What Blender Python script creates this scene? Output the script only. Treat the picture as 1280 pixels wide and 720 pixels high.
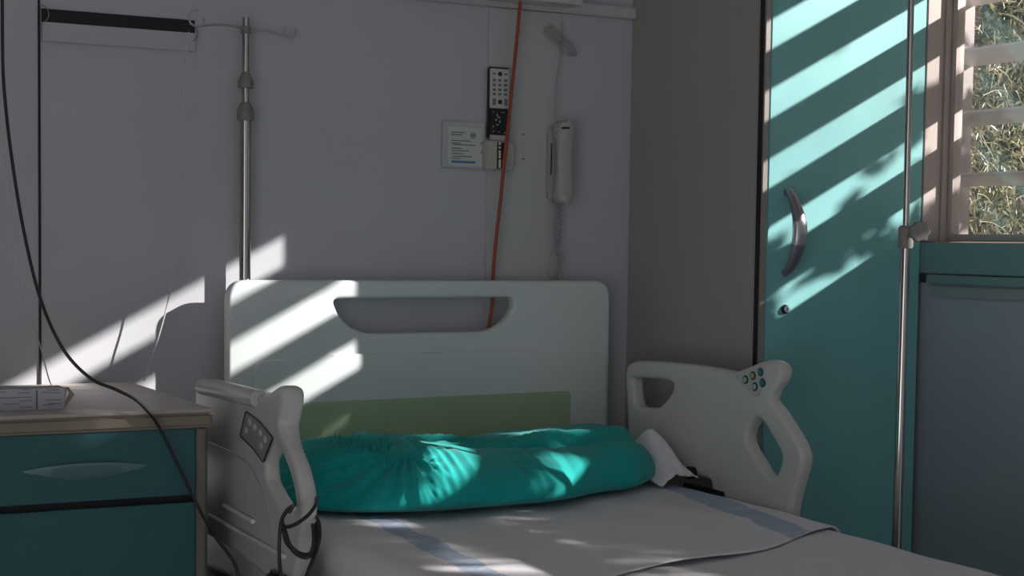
import bpy, bmesh, math, random
from mathutils import Vector, Matrix, noise
random.seed(7)
R = math.radians
for o in list(bpy.data.objects): bpy.data.objects.remove(o)
S = bpy.context.scene
COL = S.collection

# ------------------------------------------------------------------ camera
F_PX, YAW, PITCH, ROLL, CY, ZC = 2000.0, R(28.0), R(3.4), R(0.8), 422.0, 1.2
fw = Vector((math.sin(YAW)*math.cos(PITCH), math.cos(YAW)*math.cos(PITCH), -math.sin(PITCH)))
r0 = Vector((math.cos(YAW), -math.sin(YAW), 0)); u0 = r0.cross(fw)
rt = r0*math.cos(ROLL)+u0*math.sin(ROLL); up = -r0*math.sin(ROLL)+u0*math.cos(ROLL)
EYE = Vector((0, 0, ZC))
cd = bpy.data.cameras.new('camera'); cam = bpy.data.objects.new('camera', cd); COL.objects.link(cam)
m = Matrix((rt, up, -fw)).transposed().to_4x4(); m.translation = EYE
cam.matrix_world = m
cd.sensor_fit = 'HORIZONTAL'; cd.sensor_width = 36; cd.lens = 36*F_PX/1280; cd.shift_y = (CY-360)/1280
cd.clip_start = 0.02
S.camera = cam

def hit(x, y, axis, v):
    """photo pixel -> world point on the plane axis=v (surveying helper)"""
    d = fw+rt*((x-640)/F_PX)-up*((y-CY)/F_PX)
    return EYE+d*((v-EYE[axis])/d[axis])

# ------------------------------------------------------------------ light
w = bpy.data.worlds.new('world'); S.world = w; w.use_nodes = True
bg = w.node_tree.nodes['Background']; bg.inputs[0].default_value = (0.86, 0.90, 1.0, 1); bg.inputs[1].default_value = 0.32
SUN = Vector((-1, 0.602, -0.53)).normalized()
sl = bpy.data.lights.new('sun', 'SUN'); sl.energy = 13.0; sl.angle = R(0.6); sl.color = (1.0, 0.955, 0.92)
so = bpy.data.objects.new('sun', sl); COL.objects.link(so); so.location = (6, -2, 5)
so.rotation_euler = SUN.to_track_quat('-Z', 'Y').to_euler()
S.view_settings.view_transform = 'Standard'; S.view_settings.look = 'None'
S.view_settings.exposure = 0.0; S.view_settings.gamma = 1.0; S.view_settings.use_curve_mapping = False

# ------------------------------------------------------------------ materials
def mat(name, col, rough=0.6, metal=0.0, spec=0.5, var=0.0, scale=8.0, bump=0.0, bscale=60.0, coat=0.0, trans=0.0, stretch=None):
    m_ = bpy.data.materials.new(name); m_.use_nodes = True
    nt = m_.node_tree; b = nt.nodes['Principled BSDF']
    b.inputs['Base Color'].default_value = (*col, 1); b.inputs['Roughness'].default_value = rough
    b.inputs['Metallic'].default_value = metal; b.inputs['Specular IOR Level'].default_value = spec
    b.inputs['Coat Weight'].default_value = coat
    if trans: b.inputs['Transmission Weight'].default_value = trans
    if var or bump:
        tc = nt.nodes.new('ShaderNodeTexCoord'); mp = nt.nodes.new('ShaderNodeMapping')
        nt.links.new(tc.outputs['Object'], mp.inputs[0])
        if stretch: mp.inputs['Scale'].default_value = stretch
    if var:
        n = nt.nodes.new('ShaderNodeTexNoise'); n.inputs['Scale'].default_value = scale; n.inputs['Detail'].default_value = 5
        rr = nt.nodes.new('ShaderNodeValToRGB'); e = rr.color_ramp.elements
        e[0].position = .3; e[1].position = .7
        e[0].color = (*[c*(1-var) for c in col], 1); e[1].color = (*[min(1, c*(1+var)) for c in col], 1)
        nt.links.new(mp.outputs[0], n.inputs['Vector']); nt.links.new(n.outputs[0], rr.inputs[0])
        nt.links.new(rr.outputs[0], b.inputs['Base Color'])
    if bump:
        n2 = nt.nodes.new('ShaderNodeTexNoise'); n2.inputs['Scale'].default_value = bscale; n2.inputs['Detail'].default_value = 3
        bp = nt.nodes.new('ShaderNodeBump'); bp.inputs['Strength'].default_value = bump; bp.inputs['Distance'].default_value = .004
        nt.links.new(mp.outputs[0], n2.inputs['Vector']); nt.links.new(n2.outputs[0], bp.inputs['Height'])
        nt.links.new(bp.outputs[0], b.inputs['Normal'])
    return m_

M = dict(
 wall=mat('wall_panel', (.55, .555, .59), .45, spec=.3, var=.03, scale=2, bump=.08, bscale=5),
 wall_r=mat('wall_laminate', (.36, .43, .48), .5, spec=.3, var=.04, scale=3),
 ceil=mat('ceiling_paint', (.75, .75, .74), .8), floor=mat('vinyl_floor', (.30, .29, .27), .4, var=.12, scale=12),
 trim=mat('wall_trim', (.58, .58, .60), .4), groove=mat('panel_joint', (.02, .02, .022), .7),
 raceway=mat('raceway', (.54, .555, .56), .45),
 wside=mat('wardrobe_laminate', (.40, .385, .36), .5, spec=.3, var=.03, scale=3, stretch=(1, 1, .2)),
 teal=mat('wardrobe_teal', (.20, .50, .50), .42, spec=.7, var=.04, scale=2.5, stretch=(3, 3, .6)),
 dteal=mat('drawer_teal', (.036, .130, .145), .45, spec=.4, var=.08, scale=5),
 frame=mat('aluminium_frame', (.33, .30, .28), .35, metal=.2), wframe=mat('window_frame', (.52, .445, .41), .38, metal=.1),
 sill=mat('sill_teal', (.18, .30, .30), .35), black=mat('black_gap', (.012, .012, .014), .6),
 chrome=mat('chrome', (.50, .48, .45), .12, metal=1.0), steel=mat('brushed_steel', (.45, .43, .41), .32, metal=1.0),
 gplast=mat('grey_plastic', (.25, .245, .225), .5), bed=mat('bed_plastic', (.72, .78, .77), .36, spec=.4, var=.03, scale=4),
 rail=mat('rail_plastic', (.60, .60, .58), .34, spec=.45, var=.03, scale=6),
 green=mat('green_insert', (.42, .56, .34), .4, var=.03, scale=3),
 pad=mat('keypad', (.50, .52, .50), .45), padk=mat('keypad_dark', (.34, .32, .31), .5),
 ring=mat('button_ring', (.02, .08, .10), .5), keyw=mat('button_light', (.55, .55, .52), .4), keyy=mat('button_yellow', (.55, .38, .12), .45),
 keyt=mat('button_teal', (.03, .22, .26), .45),
 cabinet=mat('cabinet_body', (.19, .175, .165), .5), ctop=mat('cabinet_top', (.50, .45, .40), .4, var=.06, scale=6, stretch=(1, 6, 1)),
 cedge=mat('cabinet_top_edge', (.25, .215, .165), .45, var=.05, scale=10), cpull=mat('drawer_pull', (.13, .24, .25), .35),
 white=mat('white_plastic', (.66, .65, .62), .4), handset=mat('handset_plastic', (.47, .47, .45), .42),
 paper=mat('paper', (.62, .65, .63), .6), ink=mat('ink', (.10, .12, .14), .7), blue=mat('blue_print', (.10, .20, .40), .6),
 dark=mat('dark_plastic', (.015, .015, .018), .3), cable=mat('black_cable', (.022, .02, .02), .45), red=mat('red_cable', (.36, .065, .03), .45),
 wire=mat('grey_wire', (.42, .42, .42), .5), tube=mat('clear_tube', (.66, .64, .64), .3, trans=.25),
 hook=mat('hook_plastic', (.50, .50, .51), .4, trans=.2),
 card=mat('box_card', (.48, .49, .52), .6), cardw=mat('box_inside', (.72, .66, .58), .7), cardb=mat('box_flap', (.42, .37, .28), .7),
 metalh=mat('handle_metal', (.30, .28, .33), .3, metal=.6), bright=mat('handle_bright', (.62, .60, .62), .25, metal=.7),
 castor=mat('castor', (.05, .05, .05), .6), matt=mat('mattress_cover', (.78, .75, .77), .85, bump=.25, bscale=25),
 linen=mat('white_linen', (.80, .77, .80), .88, bump=.2, bscale=35),
 blade=mat('louvre_paint', (.46, .40, .385), .4), ground=mat('ground_soil', (.22, .19, .13), .9, var=.4, scale=6),
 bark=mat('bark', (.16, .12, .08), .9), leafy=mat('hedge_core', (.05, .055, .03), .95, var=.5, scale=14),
)
def cloth_green():
    m_ = mat('green_cloth', (.006, .40, .37), .8, spec=.25, bump=.25, bscale=500)
    m_.node_tree.nodes['Principled BSDF'].inputs['Sheen Weight'].default_value = .15
    return m_
M['cloth'] = cloth_green()
def leafmat(name, a, b, c):
    m_ = bpy.data.materials.new(name); m_.use_nodes = True; nt = m_.node_tree; nt.nodes.clear()
    g = nt.nodes.new('ShaderNodeNewGeometry'); rr = nt.nodes.new('ShaderNodeValToRGB')
    e = rr.color_ramp.elements; e[0].color = (*a, 1); e[1].color = (*c, 1); k = e.new(.5); k.color = (*b, 1)
    nt.links.new(g.outputs['Random Per Island'], rr.inputs[0])
    d = nt.nodes.new('ShaderNodeBsdfDiffuse'); t = nt.nodes.new('ShaderNodeBsdfTranslucent'); gl = nt.nodes.new('ShaderNodeBsdfGlossy')
    gl.inputs['Roughness'].default_value = .35
    mx = nt.nodes.new('ShaderNodeMixShader'); mx.inputs[0].default_value = .4; m2 = nt.nodes.new('ShaderNodeMixShader'); m2.inputs[0].default_value = .08
    out = nt.nodes.new('ShaderNodeOutputMaterial')
    nt.links.new(rr.outputs[0], d.inputs[0]); nt.links.new(rr.outputs[0], t.inputs[0])
    nt.links.new(d.outputs[0], mx.inputs[1]); nt.links.new(t.outputs[0], mx.inputs[2])
    nt.links.new(mx.outputs[0], m2.inputs[1]); nt.links.new(gl.outputs[0], m2.inputs[2]); nt.links.new(m2.outputs[0], out.inputs[0])
    return m_
M['leaf'] = leafmat('hedge_leaves', (.16, .17, .08), (.30, .29, .17), (.62, .56, .38))
M['leafd'] = leafmat('shrub_leaves', (.06, .10, .03), (.10, .15, .05), (.2, .22, .1))
def glassmat():
    m_ = bpy.data.materials.new('window_glass'); m_.use_nodes = True; nt = m_.node_tree; nt.nodes.clear()
    t = nt.nodes.new('ShaderNodeBsdfTransparent'); g = nt.nodes.new('ShaderNodeBsdfGlossy'); g.inputs['Roughness'].default_value = .03
    d = nt.nodes.new('ShaderNodeBsdfDiffuse'); d.inputs[0].default_value = (.8, .8, .8, 1)
    a = nt.nodes.new('ShaderNodeMixShader'); b = nt.nodes.new('ShaderNodeMixShader')
    tc = nt.nodes.new('ShaderNodeTexCoord'); n = nt.nodes.new('ShaderNodeTexNoise'); n.inputs['Scale'].default_value = 3.5
    rr = nt.nodes.new('ShaderNodeMapRange'); rr.inputs[1].default_value = .4; rr.inputs[2].default_value = .7; rr.inputs[3].default_value = .05; rr.inputs[4].default_value = .18
    o = nt.nodes.new('ShaderNodeOutputMaterial')
    nt.links.new(tc.outputs['Object'], n.inputs[0]); nt.links.new(n.outputs[0], rr.inputs[0]); nt.links.new(rr.outputs[0], a.inputs[0])
    nt.links.new(t.outputs[0], a.inputs[1]); nt.links.new(d.outputs[0], a.inputs[2])
    b.inputs[0].default_value = .07; nt.links.new(a.outputs[0], b.inputs[1]); nt.links.new(g.outputs[0], b.inputs[2]); nt.links.new(b.outputs[0], o.inputs[0])
    return m_
M['glass'] = glassmat()

def striped_linen():
    """white hospital sheet with two woven pale blue bands (positions in metres on the sheet)"""
    m_ = mat('striped_linen', (.82, .79, .82), .88); nt = m_.node_tree; b = nt.nodes['Principled BSDF']
    N = nt.nodes.new; L = nt.links.new
    tc = N('ShaderNodeTexCoord'); sp = N('ShaderNodeSeparateXYZ'); L(tc.outputs['Object'], sp.inputs[0])
    ns = N('ShaderNodeTexNoise'); ns.inputs['Scale'].default_value = 11; L(tc.outputs['Object'], ns.inputs[0])
    def mth(op, a, c):
        q = N('ShaderNodeMath'); q.operation = op
        for i, v in enumerate((a, c)):
            if isinstance(v, (int, float)): q.inputs[i].default_value = v
            else: L(v, q.inputs[i])
        return q.outputs[0]
    wob = mth('MULTIPLY', mth('SUBTRACT', ns.outputs[0], .5), .035)
    masks = []; ds = []
    for xc, sl_, hw in ((1.200, .075, .027), (1.945, .19, .038)):
        c = mth('ADD', mth('MULTIPLY', mth('SUBTRACT', sp.outputs[1], 2.88), sl_), xc)
        d = mth('ADD', mth('SUBTRACT', sp.outputs[0], c), wob)
        ad = mth('ABSOLUTE', d, 0)
        mr = N('ShaderNodeMapRange'); mr.inputs[1].default_value = hw; mr.inputs[2].default_value = hw-.004
        L(ad, mr.inputs[0]); masks.append(mr.outputs[0]); ds.append(d)
    mask = mth('MAXIMUM', *masks)
    # pale woven letters broken up along the band
    wv = N('ShaderNodeTexVoronoi'); wv.inputs['Scale'].default_value = 55
    mp = N('ShaderNodeMapping'); mp.inputs['Scale'].default_value = (.45, 1.3, 1); L(tc.outputs['Object'], mp.inputs[0]); L(mp.outputs[0], wv.inputs[0])
    n2 = N('ShaderNodeTexNoise'); n2.inputs['Scale'].default_value = 4.2; L(tc.outputs['Object'], n2.inputs[0])
    lt = mth('MULTIPLY', mth('LESS_THAN', wv.outputs['Distance'], .33), mth('GREATER_THAN', n2.outputs[0], .56))
    fac = mth('MULTIPLY', mask, mth('SUBTRACT', .85, mth('MULTIPLY', lt, .55)))
    mx = N('ShaderNodeMixRGB'); L(fac, mx.inputs[0]); mx.inputs[1].default_value = (.82, .79, .82, 1); mx.inputs[2].default_value = (.40, .50, .66, 1)
    L(mx.outputs[0], b.inputs['Base Color'])
    n3 = N('ShaderNodeTexNoise'); n3.inputs['Scale'].default_value = 30; bp = N('ShaderNodeBump'); bp.inputs['Strength'].default_value = .2; bp.inputs['Distance'].default_value = .004
    L(tc.outputs['Object'], n3.inputs[0]); L(n3.outputs[0], bp.inputs['Height']); L(bp.outputs[0], b.inputs['Normal'])
    return m_
M['stripe'] = striped_linen()

# ------------------------------------------------------------------ helpers
def tag(o, label=None, cat=None, group=None, kind=None):
    for k, v in (('label', label), ('category', cat), ('group', group), ('kind', kind)):
        if v: o[k] = v
    return o
def empty(name, loc, label, cat, group=None):
    o = bpy.data.objects.new(name, None); COL.objects.link(o); o.location = loc; o.empty_display_size = .05
    return tag(o, label, cat, group)
def link(name, me, material, parent=None, smooth=True, ang=35):
    o = bpy.data.objects.new(name, me); COL.objects.link(o)
    for mm in (material if isinstance(material, (list, tuple)) else [material]): me.materials.append(mm)
    if smooth and len(me.polygons):
        me.polygons.foreach_set('use_smooth', [True]*len(me.polygons))
        try: me.set_sharp_from_angle(angle=R(ang))
        except Exception: pass
    if parent:
        o.parent = parent
        mi = Matrix.Translation(-parent_loc(parent)); me.transform(mi)
    return o
def parent_loc(p):
    v = Vector(p.location)
    while p.parent: p = p.parent; v += Vector(p.location)
    return v
def obj(name, bm, material, parent=None, smooth=True, ang=35):
    me = bpy.data.meshes.new(name); bmesh.ops.recalc_face_normals(bm, faces=bm.faces); bm.to_mesh(me); bm.free()
    return link(name, me, material, parent, smooth, ang)
def box(bm, x0, x1, y0, y1, z0, z1, bev=0, seg=2, mi=0):
    q = bmesh.ops.create_cube(bm, size=1); vs = q['verts']
    for v in vs: v.co = Vector(((x0+x1)/2+v.co.x*(x1-x0), (y0+y1)/2+v.co.y*(y1-y0), (z0+z1)/2+v.co.z*(z1-z0)))
    fs = set(f for v in vs for f in v.link_faces)
    for f in fs: f.material_index = mi
    if bev:
        es = list(set(e for v in vs for e in v.link_edges))
        bmesh.ops.bevel(bm, geom=es, offset=bev, segments=seg, affect='EDGES', clamp_overlap=True)
    return bm
def B(*a, **k): return box(bmesh.new(), *a, **k)
def cyl(bm, p, q, r1, r2=None, n=24, cap=True):
    p, q = Vector(p), Vector(q); r2 = r1 if r2 is None else r2; d = q-p
    rot = d.to_track_quat('Z', 'Y').to_matrix().to_4x4()
    bmesh.ops.create_cone(bm, cap_ends=cap, segments=n, radius1=r1, radius2=r2, depth=d.length, matrix=Matrix.Translation((p+q)/2) @ rot)
    return bm
def C(*a, **k): return cyl(bmesh.new(), *a, **k)
def lathe(bm, p, q, prof, n=28):
    """prof: (t, r) along p->q"""
    p, q = Vector(p), Vector(q); d = q-p; rot = d.to_track_quat('Z', 'Y'); L = d.length; rings = []
    for t, r in prof:
        rings.append([bm.verts.new(p+rot @ Vector((r*math.cos(2*math.pi*i/n), r*math.sin(2*math.pi*i/n), t*L))) for i in range(n)])
    for a, b in zip(rings, rings[1:]):
        for i in range(n): bm.faces.new((a[i], a[(i+1) % n], b[(i+1) % n], b[i]))
    bm.faces.new(rings[0][::-1]); bm.faces.new(rings[-1]); return bm
def cr(pts, k=10):
    """Catmull-Rom through pts"""
    P = [Vector(p) for p in pts]; P = [P[0]*2-P[1]]+P+[P[-1]*2-P[-2]]; out = []
    for i in range(1, len(P)-2):
        a, b, c, d = P[i-1:i+3]
        for j in range(k):
            t = j/k; out.append(.5*((2*b)+(c-a)*t+(2*a-5*b+4*c-d)*t*t+(3*b-a-3*c+d)*t**3))
    out.append(P[-2]); return out
def tube(bm, pts, r, n=10, k=10, smooth=True, r2=None):
    P = cr(pts, k) if smooth else [Vector(p) for p in pts]
    T = [(P[min(i+1, len(P)-1)]-P[max(i-1, 0)]).normalized() for i in range(len(P))]
    nrm = T[0].orthogonal().normalized(); rings = []
    for i, p in enumerate(P):
        nrm = (nrm-T[i]*nrm.dot(T[i])).normalized(); bi = T[i].cross(nrm)
        rr = r if r2 is None else r+(r2-r)*i/(len(P)-1)
        rings.append([bm.verts.new(p+(nrm*math.cos(2*math.pi*j/n)+bi*math.sin(2*math.pi*j/n))*rr) for j in range(n)])
    for a, b in zip(rings, rings[1:]):
        for j in range(n): bm.faces.new((a[j], a[(j+1) % n], b[(j+1) % n], b[j]))
    bm.faces.new(rings[0][::-1]); bm.faces.new(rings[-1]); return bm
def T_(*a, **k): return tube(bmesh.new(), *a, **k)
def rounded(pts, rad=.0, n=5):
    """corner-rounded copy of a 2D polygon"""
    out = []; N = len(pts)
    for i in range(N):
        p0, p, p1 = Vector(pts[i-1]), Vector(pts[i]), Vector(pts[(i+1) % N])
        a = (p0-p); b = (p1-p); r = min(rad, a.length*.45, b.length*.45)
        A = p+a.normalized()*r; Bq = p+b.normalized()*r
        for j in range(n+1):
            t = j/n; out.append((A*(1-t)**2+p*2*t*(1-t)+Bq*t*t)[:])
    return out
def plate(name, loops, thick, bevel, to_world, material, parent=None, seg=3):
    """2D outline + holes -> solid plate with rounded edges; to_world maps (u, v, depth) to a point"""
    cu = bpy.data.curves.new(name, 'CURVE'); cu.dimensions = '2D'; cu.fill_mode = 'BOTH'
    cu.extrude = max(thick/2-bevel, 1e-5); cu.bevel_depth = bevel; cu.bevel_resolution = seg; cu.offset = -bevel
    for lp in loops:
        s = cu.splines.new('POLY'); s.points.add(len(lp)-1); s.use_cyclic_u = True
        for i, (a, b) in enumerate(lp): s.points[i].co = (a, b, 0, 1)
    tmp = bpy.data.objects.new('tmp', cu); COL.objects.link(tmp)
    dg = bpy.context.evaluated_depsgraph_get(); me = bpy.data.meshes.new_from_object(tmp.evaluated_get(dg))
    bpy.data.objects.remove(tmp); bpy.data.curves.remove(cu)
    me.name = name; me.materials.clear()
    for v in me.vertices: v.co = to_world(v.co.x, v.co.y, v.co.z)
    bm = bmesh.new(); bm.from_mesh(me); bmesh.ops.remove_doubles(bm, verts=bm.verts, dist=1e-5)
    return obj(name, bm, material, parent, ang=50)

YW = 3.42            # back wall face
XR = 2.62            # window wall face
def wl(x, y, d=0): return hit(x, y, 1, YW-d)

# ------------------------------------------------------------------ room shell
def struct(name, bm, m_, **k): o = obj(name, bm, m_, **k); o['kind'] = 'structure'; return o
ZTOP = 2.6
struct('wall_back', B(-1.6, 2.708, YW, YW+.15, 0, ZTOP), M['wall'])
struct('wall_left', B(-1.75, -1.6, -1.4, YW+.15, 0, ZTOP), M['wall'])
struct('floor', B(-1.75, 2.708, -1.4, YW+.15, -.1, 0), M['floor'])
struct('ceiling', B(-1.75, 2.708, -1.4, YW+.15, ZTOP, ZTOP+.12), M['ceil'])
WY0, WY1, WZ0, WZ1 = 1.0, 2.872, 1.215, 2.0
bm = bmesh.new(); WT = .088
box(bm, XR, XR+WT, -1.4, YW, 0, 1.12); box(bm, XR, XR+WT, -1.4, YW, WZ1+.03, ZTOP)
box(bm, XR, XR+WT, WY1+.05, YW, 1.12, WZ1+.03); box(bm, XR, XR+WT, -1.4, WY0-.05, 1.12, WZ1+.03)
struct('wall_right', bm, M['wall_r'], smooth=False)
# window trim below the panes: teal apron, thin ledge, laminate edge
struct('trim_1', B(XR-.012, XR+WT, WY0-.05, 2.92, 1.142, WZ0-.001, bev=.002), M['sill'])
struct('trim_2', B(XR-.022, XR+.06, -1.4, 2.84, 1.118, 1.139, bev=.003), M['sill'])
struct('trim_3', B(XR-.008, XR, -1.4, 2.84, 1.088, 1.115, bev=.002), mat('laminate_edge', (.30, .36, .38), .4))
# window
win = bpy.data.objects.new('window_1', None); COL.objects.link(win); win.location = (XR, 1.9, WZ0); win['kind'] = 'structure'
bm = bmesh.new()
box(bm, XR-.008, XR+WT, WY1, WY1+.049, WZ0, WZ1+.03, bev=.002)
box(bm, XR-.008, XR+WT, WY0-.05, WY0, WZ0, WZ1+.03, bev=.002)
box(bm, XR-.008, XR+WT, WY0, WY1, WZ1, WZ1+.03, bev=.002)
obj('window_frame', bm, M['wframe'], win)
bm = bmesh.new()
box(bm, XR+.062, XR+.090, WY1-.020, WY1-.001, WZ0+.002, WZ1-.001, bev=.002)
box(bm, XR+.045, XR+.061, WY1-.007, WY1-.001, WZ0+.002, WZ1-.001, bev=.001)
box(bm, XR+.062, XR+.090, WY0+.001, WY0+.035, WZ0+.002, WZ1-.001, bev=.002)
box(bm, XR+.062, XR+.090, WY0+.035, WY1-.020, WZ0+.002, WZ0+.019, bev=.002)
obj('window_sash', bm, M['wframe'], win)
obj('window_pane', B(XR+.074, XR+.078, WY0+.03, WY1-.018, WZ0+.015, WZ1-.002), M['glass'], win, smooth=False)

# outside louvre shutter: sloping blades in a frame
lou = empty('louvre_shutter', (2.90, 1.9, 1.20), 'pinkish beige louvre shutter with sloping slats outside the window', 'shutter')
XB = 2.85
for k in range(-1, 6):
    zi = 0.489-.153*k+.53*XB
    b = bmesh.new()
    prof = [(0, 0), (.004, .004), (.118, -.018), (.122, -.022), (.118, -.0245), (.004, -.006), (0, -.0035)]
    ra = [b.verts.new((XB+x, .75, zi+z-.004)) for x, z in prof]; rb = [b.verts.new((XB+x, 3.1, zi+z-.004)) for x, z in prof]
    for i in range(len(prof)): b.faces.new((ra[i], ra[(i+1) % len(prof)], rb[(i+1) % len(prof)], rb[i]))
    b.faces.new(ra[::-1]); b.faces.new(rb)
    obj('louvre_blade', b, M['blade'], lou)
b = bmesh.new(); box(b, XB-.01, XB+.13, .70, .75, 1.14, 2.30, bev=.004); box(b, XB-.01, XB+.13, 3.1, 3.15, 1.14, 2.30, bev=.004)
box(b, XB-.01, XB+.13, .75, 3.1, 2.245, 2.30, bev=.004); obj('shutter_frame', b, M['blade'], lou)
struct('trim_4', B(XR+WT, XB+.13, .70, 3.15, 1.10, 1.14, bev=.004), M['wframe'])

# ------------------------------------------------------------------ outside
struct('ground', B(2.72, 16, -12, 16, -.35, -.15), M['ground'], smooth=False)
def leaves(bm, n, place, size, long=1.0):
    for _ in range(n):
        c = place()
        if c is None: continue
        s = size*random.uniform(.6, 1.5); l = s*random.uniform(1, 1+long)
        rot = Matrix.Rotation(random.uniform(0, 6.28), 3, 'Z') @ Matrix.Rotation(random.uniform(-1.4, 1.4), 3, 'X') @ Matrix.Rotation(random.uniform(-1.2, 1.2), 3, 'Y')
        pts = [(0, -l, 0), (s*.45, -l*.1, s*.15), (0, l, -s*.1), (-s*.45, -l*.1, s*.15)]
        v = [bm.verts.new(c+rot @ Vector(p)) for p in pts]
        bm.faces.new((v[0], v[1], v[2])); bm.faces.new((v[0], v[2], v[3]))
def bank_y(x, z): return 6.3+.30*noise.noise(Vector((x*.9, z*1.2, 3)))+.2*noise.noise(Vector((x*3, z*3, 9)))+.14*(z-1)
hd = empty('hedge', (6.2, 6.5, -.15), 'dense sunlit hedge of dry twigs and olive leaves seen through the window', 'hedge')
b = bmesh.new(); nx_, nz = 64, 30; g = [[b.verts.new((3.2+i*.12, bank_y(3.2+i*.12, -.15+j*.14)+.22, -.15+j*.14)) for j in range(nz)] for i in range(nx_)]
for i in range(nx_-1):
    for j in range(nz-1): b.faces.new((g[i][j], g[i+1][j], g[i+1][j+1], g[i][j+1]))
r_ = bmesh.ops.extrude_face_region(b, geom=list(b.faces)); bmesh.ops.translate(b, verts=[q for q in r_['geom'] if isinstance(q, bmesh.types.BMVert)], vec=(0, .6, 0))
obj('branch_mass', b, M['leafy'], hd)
b = bmesh.new()
def pl():
    x = random.uniform(4.3, 8.2) if random.random() < .85 else random.uniform(3.2, 10.8); z = random.uniform(.6, 2.9) if random.random() < .85 else random.uniform(-.1, 3.9)
    return Vector((x, bank_y(x, z)+random.uniform(-.22, .2), z))
leaves(b, 42000, pl, .014, 1.2)
o = obj('leaves', b, M['leaf'], hd, smooth=False); o['kind'] = 'stuff'
b = bmesh.new()
for _ in range(1500):
    x = random.uniform(4.3, 8.2); z = random.uniform(.6, 3.0); y = bank_y(x, z)-random.uniform(.0, .26)
    d = Vector((random.uniform(-1, 1), random.uniform(-.5, .5), random.uniform(-.6, 1))).normalized()*random.uniform(.06, .2)
    p = Vector((x, y, z)); q = p+d*.5+Vector((0, 0, .015)); tube(b, [p, q, p+d], .0028, n=4, k=3, r2=.001)
o = obj('twigs', b, mat('dry_twig', (.60, .52, .38), .8), hd); o['kind'] = 'stuff'
# unseen shrub nearer to the shutter, leaves arranged to mask and dapple the sun
sh = empty('shrub', (4.15, .7, -.15), 'unseen leafy green shrub outside the window, shaped to mask and dapple the low sun', 'shrub')
def cover(v, y4):
    if y4 < 1.12: return .97 if v > .06 or v < .02 else (.08 if .44 < y4 < .80 or y4 > .98 else .95)
    if y4 < 1.37: return .92 if v > .15 else (.1 if v > .02 else .65)
    if y4 < 1.78: return 0 if v > .15 else (.6 if v > 0 else .8)
    return .04 if v > .15 else (.33 if v > 0 else .66)
def ps():
    while True:
        x = random.uniform(3.7, 4.4); y4 = random.uniform(-.4, 2.5); v = random.uniform(-.38, .66)
        n_ = .5+.5*(noise.noise(Vector((y4*8, v*13, 4.2)))*1.25+.5*noise.noise(Vector((y4*24, v*34, 1))))
        if n_ < .18+.64*cover(v, y4) and cover(v, y4) > 0: return Vector((x, y4+.602*(4-x), v+.53*x))
b = bmesh.new(); leaves(b, 21000, ps, .020, .8)
o = obj('leaves', b, M['leafd'], sh, smooth=False); o['kind'] = 'stuff'
b = bmesh.new()
for _ in range(30):
    y4 = random.uniform(-.3, 1.05); v = random.uniform(-.2, .6); x = random.uniform(3.8, 4.4); c = Vector((x, y4+.602*(4-x), v+.53*x))
    base = Vector((4.1, .7+(c.y-.7)*.4, .6)); tube(b, [Vector((4.15, .7, -.15)), base, base.lerp(c, .6)+Vector((0, 0, -.1)), c], .016, n=6, k=5, r2=.003)
obj('stem', b, M['bark'], sh)

# ------------------------------------------------------------------ back wall fittings
zt = wl(795, 19.5).z
struct('trim_5', B(-1.6, 2.144, YW-.022, YW, zt-.012, zt+.016, bev=.003), M['trim'])
xs = wl(49.5, 300).x
struct('trim_6', B(xs-.0024, xs+.0024, YW-.003, YW, .0, zt-.013), M['groove'])
x0, x1 = wl(607, 250).x, wl(698, 250).x
struct('trim_7', B(x0, x1, YW-.006, YW, 0, zt-.013, bev=.0015), M['raceway'])

# black-slotted panel top left
a = wl(52, 10); d_ = wl(243, 42); e_ = wl(243, 65)
lb = empty('wall_fitting', (a.x, YW, e_.z), 'long white wall fitting with black slot above it, left of the tall pole', 'wall fitting')
zA, zB, zC_ = wl(150, 18.5).z, wl(150, 35).z, wl(150, 58.5).z
obj('slot', B(xs+.005, d_.x, YW-.004, YW, zB, zA), M['black'], lb)
b = B(xs+.005, e_.x, YW-.010, YW, zC_, zB, bev=.002); box(b, xs+.005, e_.x, YW-.013, YW-.0103, zC_, zC_+.006, bev=.001)
obj('cover', b, M['wall'], lb)
for px, py in ((51, 17), (238, 41)):
    c = wl(px, py, .01); P = [c+Vector((.016*math.cos(t), 0, .018*math.sin(t))) for t in [R(-70+10*i) for i in range(18)]]
    obj('clip', T_(P, .0012, n=6, smooth=False), M['dark'] if px > 900 else M['gplast'], lb)

# ceiling-side wall lamp above the rail
bx = hit(737, 6, 1, YW-.10)
wa = empty('wall_lamp', (bx.x-.25, YW, bx.z), 'white lamp housing mounted above the rail beside the wardrobe', 'lamp')
obj('housing', B(bx.x-.42, bx.x, YW-.10, YW, bx.z+.012, bx.z+.09, bev=.006), M['white'], wa)
obj('diffuser', B(bx.x-.41, bx.x-.01, YW-.09, YW-.01, bx.z, bx.z+.012, bev=.003), M['white'], wa)

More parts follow.
